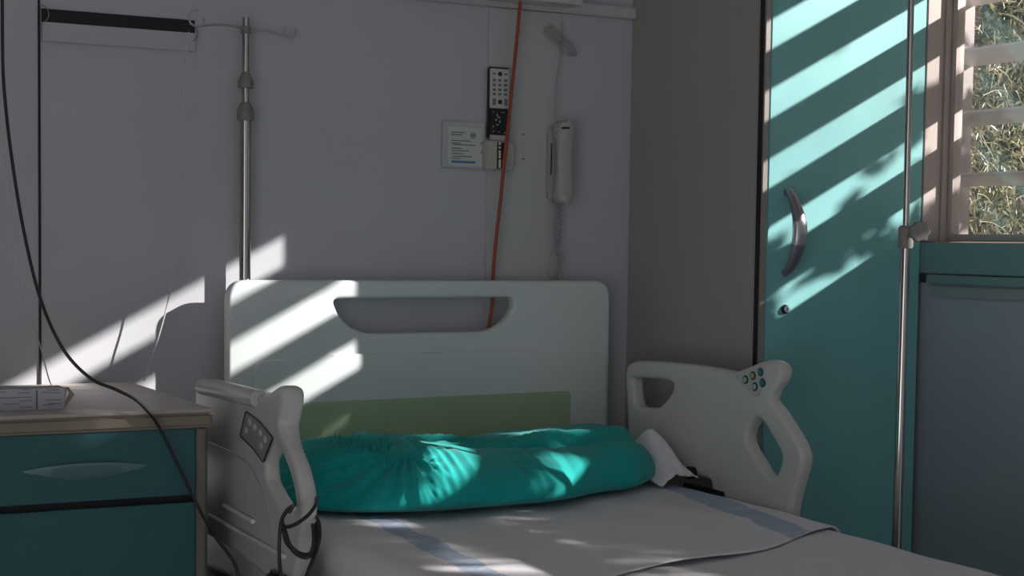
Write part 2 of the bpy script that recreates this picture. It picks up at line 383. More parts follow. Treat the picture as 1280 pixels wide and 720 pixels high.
# tall chrome drip pole behind headboard
YP = 3.386
xp = hit(308, 330, 1, YP).x; xt = hit(305.3, 60, 1, YP).x; xp = (xp+xt)/2
zp = lambda y: hit(306, y, 1, YP).z
dp = empty('drip_stand', (xp, YP, .45), 'chrome drip pole with plastic hooks rising behind the left of the headboard', 'drip stand')
obj('outer_tube', C((xp, YP, .45), (xp, YP, zp(150)), .0126), M['chrome'], dp)
obj('inner_tube', C((xp, YP, zp(150)), (xp, YP, zp(22)), .0078), M['chrome'], dp)
obj('clamp', lathe(bmesh.new(), (xp, YP, zp(151)), (xp, YP, zp(128)), [(0, .0165), (.15, .019), (.5, .0185), (.85, .0135), (1, .009)]), M['gplast'], dp)
obj('collar', lathe(bmesh.new(), (xp, YP, zp(110)), (xp, YP, zp(90)), [(0, .0165), (.4, .018), (.48, .0165), (.8, .010), (1, .0085)]), M['gplast'], dp)
obj('hub', C((xp, YP, zp(42)), (xp, YP, zp(33)), .0115), M['gplast'], dp)
hubz = zp(37)
hl = hit(246, 33, 1, 3.30); hr = hit(362, 46, 1, 3.392)
for side, tip, rr in ((-1, hl, .017), (1, hr, .0155)):
    b = bmesh.new()
    tube(b, [(xp, YP, hubz+.002), ((xp+tip.x)/2, (YP+tip.y)/2, hubz+.001), (tip.x, tip.y, tip.z)], .0026, n=8)
    c = Vector((tip.x, tip.y, tip.z+rr))
    if side < 0: P = [c+Vector((rr*math.cos(t), 0, rr*math.sin(t))) for t in [R(75+16*i) for i in range(19)]]
    else: P = [c+Vector((rr*math.cos(t), 0, rr*math.sin(t)*1.1)) for t in [R(165+15*i) for i in range(15)]]
    tube(b, P, .0022, n=8, smooth=False)
    obj('hook', b, M['hook'], dp)
# thin clear tube hanging near the pole to the cabinet
pts = [wl(236, 40, .06), wl(224, 150, .05), wl(220, 260, .05), wl(217, 335, .05), wl(208, 385, .05), wl(194, 435, .05), wl(180, 476, .04)]
tag(obj('drip_tube', T_(pts, .0016, n=8), M['tube']), 'thin clear tube hanging along the wall behind the bedside cabinet', 'tube')

# nurse-call handset, cord, coiled lead, bundled wire
hs = empty('call_handset', wl(698, 256), 'cream wall handset with coiled cord hanging right of the red cable', 'phone')
zt_, zb_ = wl(700, 152).z, wl(698, 257).z; xa, xb = wl(686, 200, .03).x, wl(716, 200, .03).x
def capsule(x0, x1, z0, z1, y0, y1, bev): return box(bmesh.new(), x0, x1, y0, y1, z0, z1, bev=bev, seg=4)
obj('cradle', capsule(xa+.006, xb-.008, zb_+.01, zt_-.015, YW-.026, YW, .008), M['handset'], hs)
b = bmesh.new(); H = zt_-zb_; n = 26; rings = []
for i in range(n+1):
    t = i/n; z = zb_+H*t
    wdt = (.0200+.004*max(0, t-.72)/.28)*min(1, (1-abs(2*t-1)**8)**.5+.05)
    dep = .020-.010*math.sin(math.pi*min(1, max(0, (t-.1)/.8)))+(.006 if t > .8 or t < .12 else 0)
    yc = YW-.048-.006*math.sin(math.pi*t); xc = (xa+xb)/2-.004
    rings.append([b.verts.new((xc+wdt*math.copysign(abs(math.cos(a_))**.6, math.cos(a_)), yc+dep*math.copysign(abs(math.sin(a_))**.6, math.sin(a_)), z)) for a_ in [2*math.pi*j/20 for j in range(20)]])
for r1, r2 in zip(rings, rings[1:]):
    for j in range(20): b.faces.new((r1[j], r1[(j+1) % 20], r2[(j+1) % 20], r2[j]))
b.faces.new(rings[0][::-1]); b.faces.new(rings[-1])
hb = obj('handset', b, M['handset'], hs)
b = bmesh.new()
for px, ww in ((704, .0035), (707, .002), (710, .0035)):
    c = hit(px, 160, 1, YW-.076); box(b, c.x-ww/2, c.x+ww/2, YW-.080, YW-.071, c.z-.0025, c.z+.0025)
c = hit(691, 200, 1, YW-.07)
obj('mark', b, M['dark'], hb)
obj('groove', B(c.x-.0005, c.x+.0005, YW-.066, YW-.06, c.z-.035, c.z+.04), M['dark'], hb)
# coiled lead
P0 = wl(696, 258, .045); P1 = wl(694, 300, .035); P2 = wl(692, 332, .03); P3 = wl(690, 352, .03)
ax = cr([wl(694, 258, .045), wl(694, 285, .04), wl(695, 308, .04)], 60); P = []
for i, p in enumerate(ax):
    a_ = i*.9; P.append(p+Vector((.0055*math.cos(a_), .0055*math.sin(a_), 0)))
b = T_(P, .0013, n=5, smooth=False)
ax = cr([wl(699, 258, .03), wl(700, 290, .03), wl(696, 312, .03), wl(700, 330, .03), wl(694, 352, .03)], 40); P = []
for i, p in enumerate(ax):
    a_ = i*.9; P.append(p+Vector((.0055*math.cos(a_), .0055*math.sin(a_), 0)))
tube(b, P, .0013, n=5, smooth=False)
tube(b, [wl(695, 306, .04), wl(688, 320, .04), wl(685, 340, .04), wl(692, 356, .04)], .0016, n=6)
tube(b, [wl(700, 312, .04), wl(706, 325, .04), wl(703, 345, .04), wl(700, 360, .04)], .0016, n=6)
obj('coiled_cord', b, M['wire'], hs)
obj('feed_wire', T_([wl(694, 156, .03), wl(694, 120, .012), wl(698, 85, .010), wl(702, 50, .010), wl(703, 27, .010)], .0016, n=6), M['wire'], hs)
b = bmesh.new()
for i in range(5):
    o1 = random.uniform(-2, 2); o2 = random.uniform(-1.5, 1.5)
    c = [(682+o2, 37+o1), (690, 33+o1), (700+o1, 44), (716, 58+o2), (720+o1*.5, 68), (712+o2, 69), (700, 56-o1), (688+o1, 46), (682+o2, 37+o1)]
    tube(b, [wl(px, py, .014+.002*i) for px, py in c], .0013, n=6)
for i in range(4): tube(b, [wl(699+i*.8, 44, .012), wl(700+i*.8, 49, .028), wl(696+i*.8, 55, .012)], .0012, n=5)
tag(obj('wire_bundle', b, M['wire']), 'bundled loops of grey wire hanging on the wall above the handset', 'wire')

# tv remote control in its holder
rc = empty('remote_control', wl(624, 170), 'slim remote control, white keypad above black lower half, left of the red cable', 'remote control')
def wr(px0, py0, px1, py1, d0, d1, bev=0):   # rectangle on the wall measured at depth d1
    a_ = hit(px0, (py0+py1)/2, 1, YW-d1); b_ = hit(px1, (py0+py1)/2, 1, YW-d1)
    z1 = hit((px0+px1)/2, py0, 1, YW-d1).z; z0 = hit((px0+px1)/2, py1, 1, YW-d1).z
    return B(a_.x, b_.x, YW-d1, YW-d0, z0, z1, bev=bev)
obj('body', wr(611.5, 84, 637.5, 174, .007, .022, .003), M['dark'], rc)
fp = obj('keypad', wr(612.5, 86, 637, 135.5, .0225, .025, .001), mat('remote_white', (.60, .60, .60), .4), rc)
D = .0262
def dot(b_, px, py, wpx, hpx, d=D, rnd=False):
    c = hit(px, py, 1, YW-d); s = 3.55/2000*1.0
    if rnd: cyl(b_, (c.x, YW-d+.002, c.z), (c.x, YW-d, c.z), wpx*s/2, n=16)
    else: box(b_, c.x-wpx*s/2, c.x+wpx*s/2, YW-d, YW-d+.002, c.z-hpx*s/2, c.z+hpx*s/2, bev=.0003)
    return b_
kg, km_ = mat('key_grey', (.16, .17, .18), .5), mat('key_mauve', (.24, .19, .21), .5)
for j, y in enumerate((100, 106, 112, 117.5)):
    for i, x in enumerate((618, 625, 632)): obj('key', dot(bmesh.new(), x, y+i*.3, 4.6, 3.2), kg, fp)
for x, y in ((618, 92), (632.5, 93)): obj('key', dot(bmesh.new(), x, y, 5, 2), kg, fp)
obj('key', dot(bmesh.new(), 625.3, 92.5, 6, 6, rnd=True), M['dark'], fp); obj('key', dot(bmesh.new(), 625.3, 127.5, 5.5, 5.5), M['dark'], fp)
for x, y in ((618, 127), (632.7, 128)): obj('key', dot(bmesh.new(), x, y, 5, 9), km_, fp)
b = bmesh.new()
for x, y, a_, c_ in ((617, 140, 2.2, 1.2), (629, 140.5, 5, 1), (622, 144, 2, 4), (624, 147, 3, 2), (620.5, 150, 2, 3), (625, 152, 2, 3), (622, 156, 3, 2), (617, 158, 2, 2), (617, 164, 1.5, 2), (624, 165, 1.5, 2), (631, 166, 1.5, 2)):
    dot(b, x, y, a_, c_, d=.0232)
obj('symbol', b, mat('symbol_grey', (.42, .43, .42), .5), rc)
hd_ = empty('remote_holder', wl(622, 212), 'small grey wall holder below the remote control with a silver key inside', 'holder')
obj('body', wr(607, 176, 643, 212, .006, .028, .003), mat('holder_plastic', (.50, .48, .44), .5), hd_)
obj('lip', wr(613, 169, 636, 175.5, .023, .030, .001), mat('holder_lip', (.52, .45, .45), .5), hd_)
obj('slot', wr(621.5, 178, 631, 211, .0285, .0295), M['dark'], hd_)
b = bmesh.new()
for y0, y1 in ((178, 181), (183, 186), (188, 198), (199.5, 210)):
    c0 = hit(625, y0, 1, YW-.033); c1 = hit(625, y1, 1, YW-.033); cyl(b, (c0.x, YW-.032, c0.z), (c1.x, YW-.032, c1.z), .0036, n=12)
obj('key', b, mat('silver_key', (.6, .58, .52), .35, metal=.3), hd_)
# notice plate
np_ = empty('notice_plate', wl(581, 209), 'square wall plate with printed notice and blue bar, left of the remote', 'sign')
obj('plate', wr(554, 152.5, 606.5, 210, .000, .012, .002), mat('plate_plastic', (.54, .56, .54), .5), np_)
obj('paper', wr(560, 159, 602, 207, .0125, .013), M['paper'], np_)
b = bmesh.new()
for x, y, ww in ((573, 165.5, 20), (571, 168.5, 16), (577, 176, 28), (570, 179, 14), (580, 181, 34), (571, 185.5, 16), (576, 188.5, 26), (572, 192, 18), (578, 195.5, 28), (570, 198, 14)):
    y += (x-580)*.03; c = hit(x, y, 1, YW-.0145); s = 3.55/2000; box(b, c.x-ww*s/2, c.x+ww*s/2, YW-.0142, YW-.0131, c.z-.0009, c.z+.0007)
c = hit(591.5, 169.5, 1, YW-.0142)
tube(b, [(c.x+.0065*math.cos(t), YW-.0138, c.z+.0065*math.sin(t)) for t in [R(20*i) for i in range(19)]], .0008, n=5, smooth=False)
for dx in (-.0022, .0022): box(b, c.x+dx-.0012, c.x+dx+.0012, YW-.0142, YW-.0131, c.z-.003, c.z+.003)
for y in (179, 190):
    c = hit(602, y, 1, YW-.0142); tube(b, [(c.x+.003*math.cos(t), YW-.0138, c.z+.003*math.sin(t)) for t in [R(40*i) for i in range(10)]], .0005, n=5, smooth=False)
obj('print', b, M['ink'], np_)
b = bmesh.new(); c = hit(579.5, 202.5, 1, YW-.0142); box(b, c.x-.031, c.x+.031, YW-.0142, YW-.0131, c.z-.0026, c.z+.0026); obj('blue_bar', b, M['blue'], np_)
for y in (168, 198.5):
    c = wl(654, y, .006); tag(obj('screw', C((c.x, YW-.0085, c.z), (c.x, YW-.0055, c.z), .0018, n=12), M['dark']),
        'small dark screw hole in the raceway %s, right of the remote' % ('level with the black keypad' if y < 180 else 'level with the holder'), 'screw', 'screws in the raceway')
# red cable
pts = [wl(652, -14, .05), wl(650, 5, .05), wl(646, 50, .045), wl(641, 100, .045), wl(636, 150, .045), wl(630, 205, .045), wl(625, 255, .042), wl(619, 310, .040), wl(616, 350, .036), wl(615, 380, .034), wl(610, 415, .034), wl(604, 450, .034)]
tag(obj('red_cable', T_(pts, .0042, n=12), M['red']), 'orange red cable hanging down the wall behind the headboard slot', 'cable')

# ------------------------------------------------------------------ wardrobe
WX0, WX1, WF = 2.145, 2.607, 2.87
wd = empty('wardrobe', ((WX0+WX1)/2, 3.14, 0), 'tall wardrobe with teal door and grey side standing between bed and window', 'wardrobe')
yg0 = hit(950.5, 250, 0, WX0).y; yg1 = hit(943.5, 250, 0, WX0).y
obj('carcass', B(WX0, WX1, yg1, YW-.001, .08, 2.15, bev=.0015), M['wside'], wd)
obj('gap', B(WX0+.004, WX1-.004, yg0, yg1, .08, 2.15), M['black'], wd)
obj('plinth', B(WX0+.01, WX1-.01, yg0+.02, YW-.01, 0, .08), M['black'], wd)
xd = hit(963.5, 100, 1, WF).x
obj('frame_stile', B(WX0, xd-.001, WF, yg0, .08, 2.15, bev=.002), M['frame'], wd)
dr = obj('door', B(xd, WX1, WF, yg0, .085, 2.147, bev=.002), M['teal'], wd)
# bow handle
h0 = hit(984, 238, 1, WF); h1 = hit(980.5, 343, 1, WF); hx = (h0.x+h1.x)/2
def bow(b_, t0, t1, wid, th, n=24):
    rings = []
    for i in range(n+1):
        t = t0+(t1-t0)*i/n; z = h1.z+(h0.z-h1.z)*t; s = math.sin(math.pi*t)
        y = WF-.006-.044*s**.75; ww = wid*(.85+.5*s); hh = th*(.9+.5*s)
        tz = Vector((0, -.040*.75*math.pi*math.cos(math.pi*t)*max(s, .05)**-.25, h0.z-h1.z)).normalized(); nn = Vector((0, tz.z, -tz.y)).normalized()
        rings.append([b_.verts.new(Vector((hx, y, z))+Vector((1, 0, 0))*ww*math.copysign(abs(math.cos(a))**.7, math.cos(a))+nn*hh*math.copysign(abs(math.sin(a))**.7, math.sin(a))) for a in [2*math.pi*j/16 for j in range(16)]])
    for r1, r2 in zip(rings, rings[1:]):
        for j in range(16): b_.faces.new((r1[j], r1[(j+1) % 16], r2[(j+1) % 16], r2[j]))
    b_.faces.new(rings[0][::-1]); b_.faces.new(rings[-1])
b = bmesh.new(); bow(b, 0.0, 1.0, .0120, .0075); cyl(b, (hx, WF-.011, h0.z-.004), (hx, WF, h0.z-.004), .009); cyl(b, (hx, WF-.011, h1.z+.004), (hx, WF, h1.z+.004), .009)
hh_ = obj('handle', b, M['metalh'], dr)
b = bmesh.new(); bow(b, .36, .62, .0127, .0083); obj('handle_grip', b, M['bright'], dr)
c = hit(981, 386.5, 1, WF)
b = lathe(bmesh.new(), (c.x, WF, c.z), (c.x, WF-.006, c.z), [(0, .0105), (.6, .0105), (1, .009)]); lk = obj('lock', b, M['dark'], dr)
b = lathe(bmesh.new(), (c.x, WF-.0061, c.z), (c.x, WF-.009, c.z), [(0, .0075), (.7, .0072), (1, .006)]); obj('lock_face', b, M['bright'], dr)
b = B(c.x-.001, c.x+.001, WF-.0098, WF-.0091, c.z-.004, c.z+.004); obj('keyhole', b, M['dark'], dr)

# ------------------------------------------------------------------ standing pole right of the bed
YQ = 2.40; qx = 2.142
dq = empty('drip_stand', (qx, YQ, 0), 'chrome telescopic pole with round clamp knob in front of teal wardrobe door', 'drip stand')
zq = hit(1137, 308, 1, YQ).z; zk = hit(1140, 290, 1, YQ).z
obj('inner_tube', C((qx+.0, YQ, zq), (qx-.006, YQ, 1.95), .0062), M['chrome'], dq)
obj('outer_tube', C((qx-.001, YQ, .1), (qx, YQ, zq), .0095), M['chrome'], dq)
obj('clamp', lathe(bmesh.new(), (qx, YQ, zq-.004), (qx, YQ, zk+.012), [(0, .0125), (.1, .0145), (.9, .0145), (1, .011)]), M['gplast'], dq)
kd = Vector((-.42, -.9, 0)).normalized(); ks = Vector((-kd.y, kd.x, 0)); kc = Vector((qx, YQ, zk))+kd*.034+Vector((.016, 0, 0)); b = bmesh.new(); n = 48
def kr(t): return .0185+.0016*math.cos(7*t)
lay = []
for dd, sc in ((0, 1), (.004, 1.03), (.014, 1.03), (.018, .93)):
    lay.append([b.verts.new(kc+kd*dd+(ks*math.cos(t)+Vector((0, 0, 1))*math.sin(t))*kr(t)*sc) for t in [2*math.pi*i/n for i in range(n)]])
for f0, f1 in zip(lay, lay[1:]):
    for i in range(n): b.faces.new((f0[i], f1[i], f1[(i+1) % n], f0[(i+1) % n]))
b.faces.new(lay[0][::-1]); b.faces.new(lay[-1])
cyl(b, kc, (qx, YQ, kc.z), .008)
obj('knob', b, M['gplast'], dq)
b = bmesh.new(); cyl(b, (qx, YQ, .07), (qx, YQ, .13), .022)
obj('hub', b, M['gplast'], dq)
for i in range(5):
    a_ = 2*math.pi*i/5+.35; e = Vector((qx+.2*math.cos(a_), YQ+.2*math.sin(a_), .055))
    lg = obj('leg', T_([(qx, YQ, .1), ((qx+e.x)/2, (YQ+e.y)/2, .09), e[:]], .009, n=8), M['chrome'], dq)
    obj('castor', C((e.x-.008, e.y, .027), (e.x+.008, e.y, .027), .027), M['castor'], lg)

# ------------------------------------------------------------------ bedside cabinet
CX1, CY0, CY1, CZ = .880, 2.80, 3.385, .892
CX0 = .34
cb = empty('bedside_cabinet', ((CX0+CX1)/2, 3.09, 0), 'grey bedside cabinet with dark teal drawer and beige top left of the bed', 'cabinet')
b = bmesh.new(); box(b, CX1-.03, CX1-.012, CY0+.012, CY1, .06, CZ-.036, bev=.001); box(b, CX0+.012, CX0+.03, CY0+.012, CY1, .06, CZ-.036, bev=.001)
box(b, CX0+.03, CX1-.03, CY1-.02, CY1, .06, CZ-.036); box(b, CX0+.03, CX1-.03, CY0+.03, CY1-.02, .06, .08); box(b, CX0+.03, CX1-.03, CY0+.035, CY1-.02, CZ-.055, CZ-.036)
obj('body', b, M['cabinet'], cb)
obj('recess', B(CX0+.031, CX1-.031, CY0+.034, CY0+.04, .081, CZ-.056), M['black'], cb)
tp = obj('top', B(CX0, CX1, CY0, CY1, CZ-.006, CZ, bev=.002), M['ctop'], cb)
obj('top_edge', B(CX0+.001, CX1-.001, CY0+.001, CY1, CZ-.034, CZ-.0065, bev=.006, seg=3), M['cedge'], cb)
obj('post', B(CX1-.0118, CX1-.006, CY0+.02, CY1-.01, .06, CZ-.036), M['cabinet'], cb)
xe = hit(244, 600, 1, CY0+.012).x
z_a = hit(150, 539, 1, CY0+.01).z; z_b = hit(150, 624, 1, CY0+.01).z; z_c = hit(150, 634, 1, CY0+.01).z
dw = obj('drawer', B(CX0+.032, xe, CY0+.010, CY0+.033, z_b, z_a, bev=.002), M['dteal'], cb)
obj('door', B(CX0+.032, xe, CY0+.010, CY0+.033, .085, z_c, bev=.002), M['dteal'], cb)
obj('front_frame', B(xe+.003, CX1-.013, CY0+.010, CY0+.033, .07, CZ-.037, bev=.001), M['cabinet'], cb)
# lens-shaped pull
c = hit(108, 586, 1, CY0+.01); hw, hhh = .108, .019; b = bmesh.new(); n = 40
def lens(t): return hhh*(1-abs(t)**2.2)
rr_ = []
for i in range(n+1):
    t = -1+2*i/n; x = c.x+hw*t; q = lens(t)+.0006; tp_ = q*.55
    rr_.append([b.verts.new((x, CY0+.011, c.z+tp_)), b.verts.new((x, CY0+.010-.012*(1-t*t), c.z+tp_+.001)), b.verts.new((x, CY0+.010-.014*(1-t*t), c.z+tp_-.003)), b.verts.new((x, CY0+.008-.004*(1-t*t), c.z-q*.7)), b.verts.new((x, CY0+.011, c.z-q))])
for p, q in zip(rr_, rr_[1:]):
    for j in range(4): b.faces.new((p[j], p[j+1], q[j+1], q[j]))
b.faces.new(rr_[0][::-1]); b.faces.new(rr_[-1])
obj('drawer_pull', b, M['cpull'], dw)
for sx in (CX0+.05, CX1-.05):
    for sy in (CY0+.06, CY1-.06): obj('castor', C((sx-.012, sy, .03), (sx+.012, sy, .03), .03), M['castor'], cb)

# medicine carton lying on the cabinet, end flap open
zb0 = CZ+.0005
p0 = hit(81, 511, 2, zb0); Yb = p0.y; pL = hit(-40, 514.5, 2, zb0)
hgt = hit(81, 485.5, 1, Yb).z-zb0; xr_ = p0.x; xl_ = xr_-.26; dep = .05
mb = empty('medicine_box', ((xl_+xr_)/2, Yb+dep/2, zb0), 'small printed cardboard medicine box with open end on bedside cabinet', 'box')
b = bmesh.new()
box(b, xl_, xr_, Yb, Yb+.0012, zb0, zb0+hgt); box(b, xl_, xr_, Yb+dep, Yb+dep+.0012, zb0, zb0+hgt); box(b, xl_, xr_, Yb, Yb+dep, zb0+hgt, zb0+hgt+.0012); box(b, xl_, xr_, Yb+.0012, Yb+dep, zb0, zb0+.0012)
box(b, xl_, xl_+.001, Yb+.0012, Yb+dep, zb0, zb0+hgt)
obj('carton', b, M['card'], mb, smooth=False)
b = bmesh.new()   # flaps forming the pointed end
def quad(b_, *pts, th=.0012):
    vs = [b_.verts.new(p) for p in pts]; f = b_.faces.new(vs); r = bmesh.ops.extrude_face_region(b_, geom=[f]); bmesh.ops.translate(b_, verts=[g_ for g_ in r['geom'] if isinstance(g_, bmesh.types.BMVert)], vec=(0, th, 0))
quad(b, (xr_, Yb+.001, zb0+.001), (xr_+.022, Yb+.02, zb0+hgt*.62), (xr_+.016, Yb+.022, zb0+hgt*.86), (xr_-.001, Yb+.004, zb0+hgt*.25))
quad(b, (xr_+.022, Yb+.02, zb0+hgt*.62), (xr_+.012, Yb+.024, zb0+hgt*1.0), (xr_+.006, Yb+.024, zb0+hgt*.98), (xr_+.013, Yb+.02, zb0+hgt*.70))
obj('end_flap', b, M['cardb'], mb, smooth=False)
b = bmesh.new(); quad(b, (xr_-.004, Yb+.03, zb0+.002), (xr_+.006, Yb+.03, zb0+.004), (xr_+.010, Yb+.03, zb0+hgt*.97), (xr_-.004, Yb+.03, zb0+hgt))
obj('inner_flap', b, M['cardw'], mb, smooth=False)
b = bmesh.new()
for x, y, ww in ((3, 490, 8), (30, 491, 14), (33, 487, 10), (18, 497, 40), (32, 501, 16), (14, 505, 18), (33, 509, 14), (57, 490.5, 10), (66, 487.5, 14), (70, 491, 12), (67, 500, 18), (60, 506, 12), (68, 504.5, 14)):
    c = hit(x, y, 1, Yb-.0006); s = 3.05/2000; box(b, c.x-ww*s/2, c.x+ww*s/2, Yb-.0006, Yb-.0001, c.z-.0006, c.z+.0006)
c = hit(46, 500, 1, Yb-.0006); box(b, c.x-.0014, c.x+.0014, Yb-.0006, Yb-.0001, zb0+.001, zb0+hgt-.001)
obj('print', b, mat('carton_print', (.16, .15, .18), .6), mb)

# ------------------------------------------------------------------ bed
BX0, BX1 = 1.045, 1.97
bd = empty('hospital_bed', (1.53, 2.35, 0), 'hospital bed with pale plastic headboard, green insert and two folded-up side rails', 'bed')
HF = 3.335
hp = lambda x, y: (lambda q: (q.x, q.z))(hit(x, y, 1, HF))
L_, T0 = hp(284.5, 430)[0], hp(520, 350.5)[1]; Rr = hp(762.5, 430)[0]
outl = rounded([(L_, .50), (Rr, .50), (Rr, T0), (L_, T0)], .045, 8)
slot = rounded([hp(415, 373.5), hp(640, 371.8), hp(643, 382), hp(636, 396), hp(623, 408), hp(607, 414.5), hp(458, 417.5), hp(438, 409), hp(424, 395)], .018, 5)
plate('headboard', [outl, slot], .032, .009, lambda a, b_, c_: Vector((a, HF+.016-c_, b_)), M['bed'], bd)
gz = hp(560, 440)[1]
pan = rounded([(L_+.035, .52), (Rr-.012, .52), (Rr-.012, gz-.002), (hp(660, 436)[0], gz+.002), (hp(400, 436)[0], gz), (L_+.06, gz-.012)], .02, 4)
plate('lower_panel', [pan], .008, .003, lambda a, b_, c_: Vector((a, HF-.002-c_, b_)), M['bed'], bd)
g1 = hp(711, 488)
gb = hp(560, 549)[1]
ins = rounded([(hp(335, 500)[0], gb), (g1[0], gb), g1, (hp(335, 500)[0], g1[1]-.006)], .012, 3)
plate('insert', [ins], .006, .0015, lambda a, b_, c_: Vector((a, HF-.0075-c_, b_)), M['green'], bd)['label'] = 'pale green insert panel'
# frame, deck, wheels
b = bmesh.new(); box(b, .99, 2.03, 1.25, 3.32, .43, .47, bev=.006); box(b, 1.2, 1.82, 1.4, 3.2, .20, .26, bev=.01)
for y in (1.7, 2.9): box(b, 1.35, 1.67, y-.06, y+.06, .26, .43, bev=.01)
obj('frame', b, mat('bed_frame', (.20, .20, .20), .5), bd)
for sx in (1.2, 1.82):
    for sy in (1.45, 3.12):
        lg = obj('leg', C((sx, sy, .10), (sx, sy, .21), .02), M['gplast'], bd); obj('castor', C((sx-.02, sy, .062), (sx+.02, sy, .062), .062), M['castor'], lg)
obj('deck', B(1.03, 2.0, 1.3, 3.31, .475, .50, bev=.008), M['gplast'], bd)

# side rails
XRR, XRL, TH = 2.0, .945, .034
rp = lambda x, y: (lambda q: (q.y, q.z))(hit(x, y, 0, XRR))
lp = lambda x, y: (lambda q: (q.y, q.z))(hit(x, y, 0, XRL))
RO = [rp(*p) for p in [(780.2, 470), (783, 456), (792, 451.2), (821, 452), (861, 455.4), (892, 460), (916, 465.5), (929, 461), (945, 454), (955, 450.5), (965, 450.5), (973, 454.4), (977, 464), (974, 478), (964, 489), (960, 500), (972, 513), (985, 533.6), (997, 554), (1003, 571.7), (1001, 584), (996, 602), (990, 623), (986, 645), (981, 690), (890, 672), (888, 600), (850, 590), (786, 578)]]
RH1 = [rp(*p) for p in [(790, 471.6), (810.6, 473), (835, 476), (841, 481), (839.5, 489), (831, 501), (821, 510.5), (797, 509), (792, 500)]]
RH2 = [rp(*p) for p in [(944, 521), (951, 525), (960, 539), (968, 552), (976, 567), (976, 577), (969, 596), (962, 598), (955, 591), (937, 562), (932, 552), (933, 538)]]
rr1 = plate('side_rail', [rounded(RO, .012, 4), rounded(RH1, .010, 4), rounded(RH2, .008, 4)], TH, .011, lambda a, b_, c_: Vector((XRR+TH/2-c_, a, b_)), M['rail'], bd, seg=4)
kp = [rp(*p) for p in [(918, 470), (953, 455.5), (958, 458.5), (956, 478), (948, 497), (944, 496)]]
k1 = plate('keypad', [rounded(kp, .006, 4)], .003, .0008, lambda a, b_, c_: Vector((XRR-.001-c_, a, b_)), M['pad'], rr1)
for (x, y, mm) in ((932, 474.5, 'keyw'), (941.2, 469.5, 'keyy'), (950.6, 465, 'keyt'), (943.8, 483.3, 'keyw'), (953.2, 478.5, 'keyt')):
    q = hit(x, y, 0, XRR-.003); b = lathe(bmesh.new(), (XRR-.0025, q.y, q.z), (XRR-.0045, q.y, q.z), [(0, .0092), (.8, .0092), (1, .0085)]); obj('button_ring', b, M['ring'], rr1)
    b = C((XRR-.0045, q.y, q.z), (XRR-.0055, q.y, q.z), .0054); box(b, XRR-.0062, XRR-.0055, q.y-.0008, q.y+.0008, q.z-.003, q.z+.003); obj('button', b, M[mm], rr1)
# arm hardware behind the right rail
b = bmesh.new(); box(b, 1.985, 2.05, 2.74, 2.92, .52, .585, bev=.006); box(b, 1.992, 1.998, 2.78, 2.93, .66, .675, bev=.002)
cyl(b, (1.985, 2.90, .70), (1.999, 2.90, .70), .014)
box(b, 2.005, 2.03, 2.72, 2.80, .45, .66, bev=.004)
obj('rail_bracket', b, M['dark'], bd)

LO = [lp(*p) for p in [(243, 486), (246, 478), (254, 474.5), (285, 482), (322, 492), (332, 491.5), (341, 485), (346, 481.5), (351, 484), (353, 495), (352, 510), (348, 530), (355, 550), (364, 568), (371, 588), (376, 610), (378, 632), (377, 660), (373, 690), (366, 725), (330, 722), (298, 694), (262, 672), (243, 660)]]
LH = [lp(*p) for p in [(338, 562), (344, 553), (352, 568), (360, 588), (366, 610), (369, 630), (364, 640), (352, 634), (341, 616), (333, 600), (331, 580)]]
def railpt(a, b_, c_):
    k = 1+.45*max(0, min(1, (b_-hit(345, 560, 0, XRL).z)/.05))       # thicker towards the knob
    return Vector((XRL+(.015-c_)*k, a, b_))
rr2 = plate('side_rail', [rounded(LO, .010, 4), rounded(LH, .006, 4)], .030, .011, railpt, M['rail'], bd, seg=5)
# rolled top lip of the left rail
q0, q1 = hit(249, 483, 0, XRL), hit(321, 501, 0, XRL)
b = lathe(bmesh.new(), (XRL+.006, q0.y, q0.z), (XRL+.006, q1.y, q1.z+.003), [(0, .012), (.02, .0165), (.985, .0165), (.99, .0145), (1, .012)], 24)
obj('top_roll', b, M['rail'], rr2)
kp = [lp(*p) for p in [(309, 514), (325, 526), (343, 547), (331, 578), (318, 560), (302, 545)]]
k2 = plate('keypad', [rounded(kp, .006, 4)], .004, .001, lambda a, b_, c_: Vector((XRL-.001-c_, a, b_)), M['padk'], rr2)
for i in range(1):
    rim = [Vector((XRL-.003, a, z)) for a, z in rounded(kp, .006, 4)]; b = T_(rim+rim[:1], .0014, n=6, smooth=False); obj('keypad_rim', b, M['dark'], rr2)
for x, y in ((312, 528), (307.5, 538), (318.5, 534), (325, 541), (331, 549), (326, 557.5)):
    q = hit(x, y, 0, XRL-.004); b = lathe(bmesh.new(), (XRL-.003, q.y, q.z), (XRL-.0065, q.y, q.z), [(0, .0065), (.7, .006), (1, .0035)]); obj('button', b, M['keyw'], rr2)
q0, q1 = hit(280, 632, 0, XRL-.005), hit(316, 652, 0, XRL-.005)
obj('grip_rib', T_([q0, q1], .0045, n=8, k=4), M['bed'], rr2)
q0, q1 = hit(262, 644, 0, XRL-.005), hit(355, 696, 0, XRL-.005)
obj('grip_rib', T_([q0, q1], .0042, n=8, k=4), M['bed'], rr2)
# panel step line curving down the left rail
pp = [hit(x, y, 0, XRL-.0002) for x, y in ((262, 553), (285, 563), (305, 575), (318, 590), (327, 612), (335, 640), (340, 670))]
obj('seam', T_(pp, .0022, n=6), mat('rail_seam', (.40, .40, .39), .4), rr2)
b = bmesh.new(); box(b, .955, 1.02, 2.48, 2.72, .46, .60, bev=.008); box(b, .93, .96, 2.52, 2.66, .50, .62, bev=.006); cyl(b, (.915, 2.60, .585), (.932, 2.60, .585), .010)
obj('rail_bracket', b, M['dark'], bd)

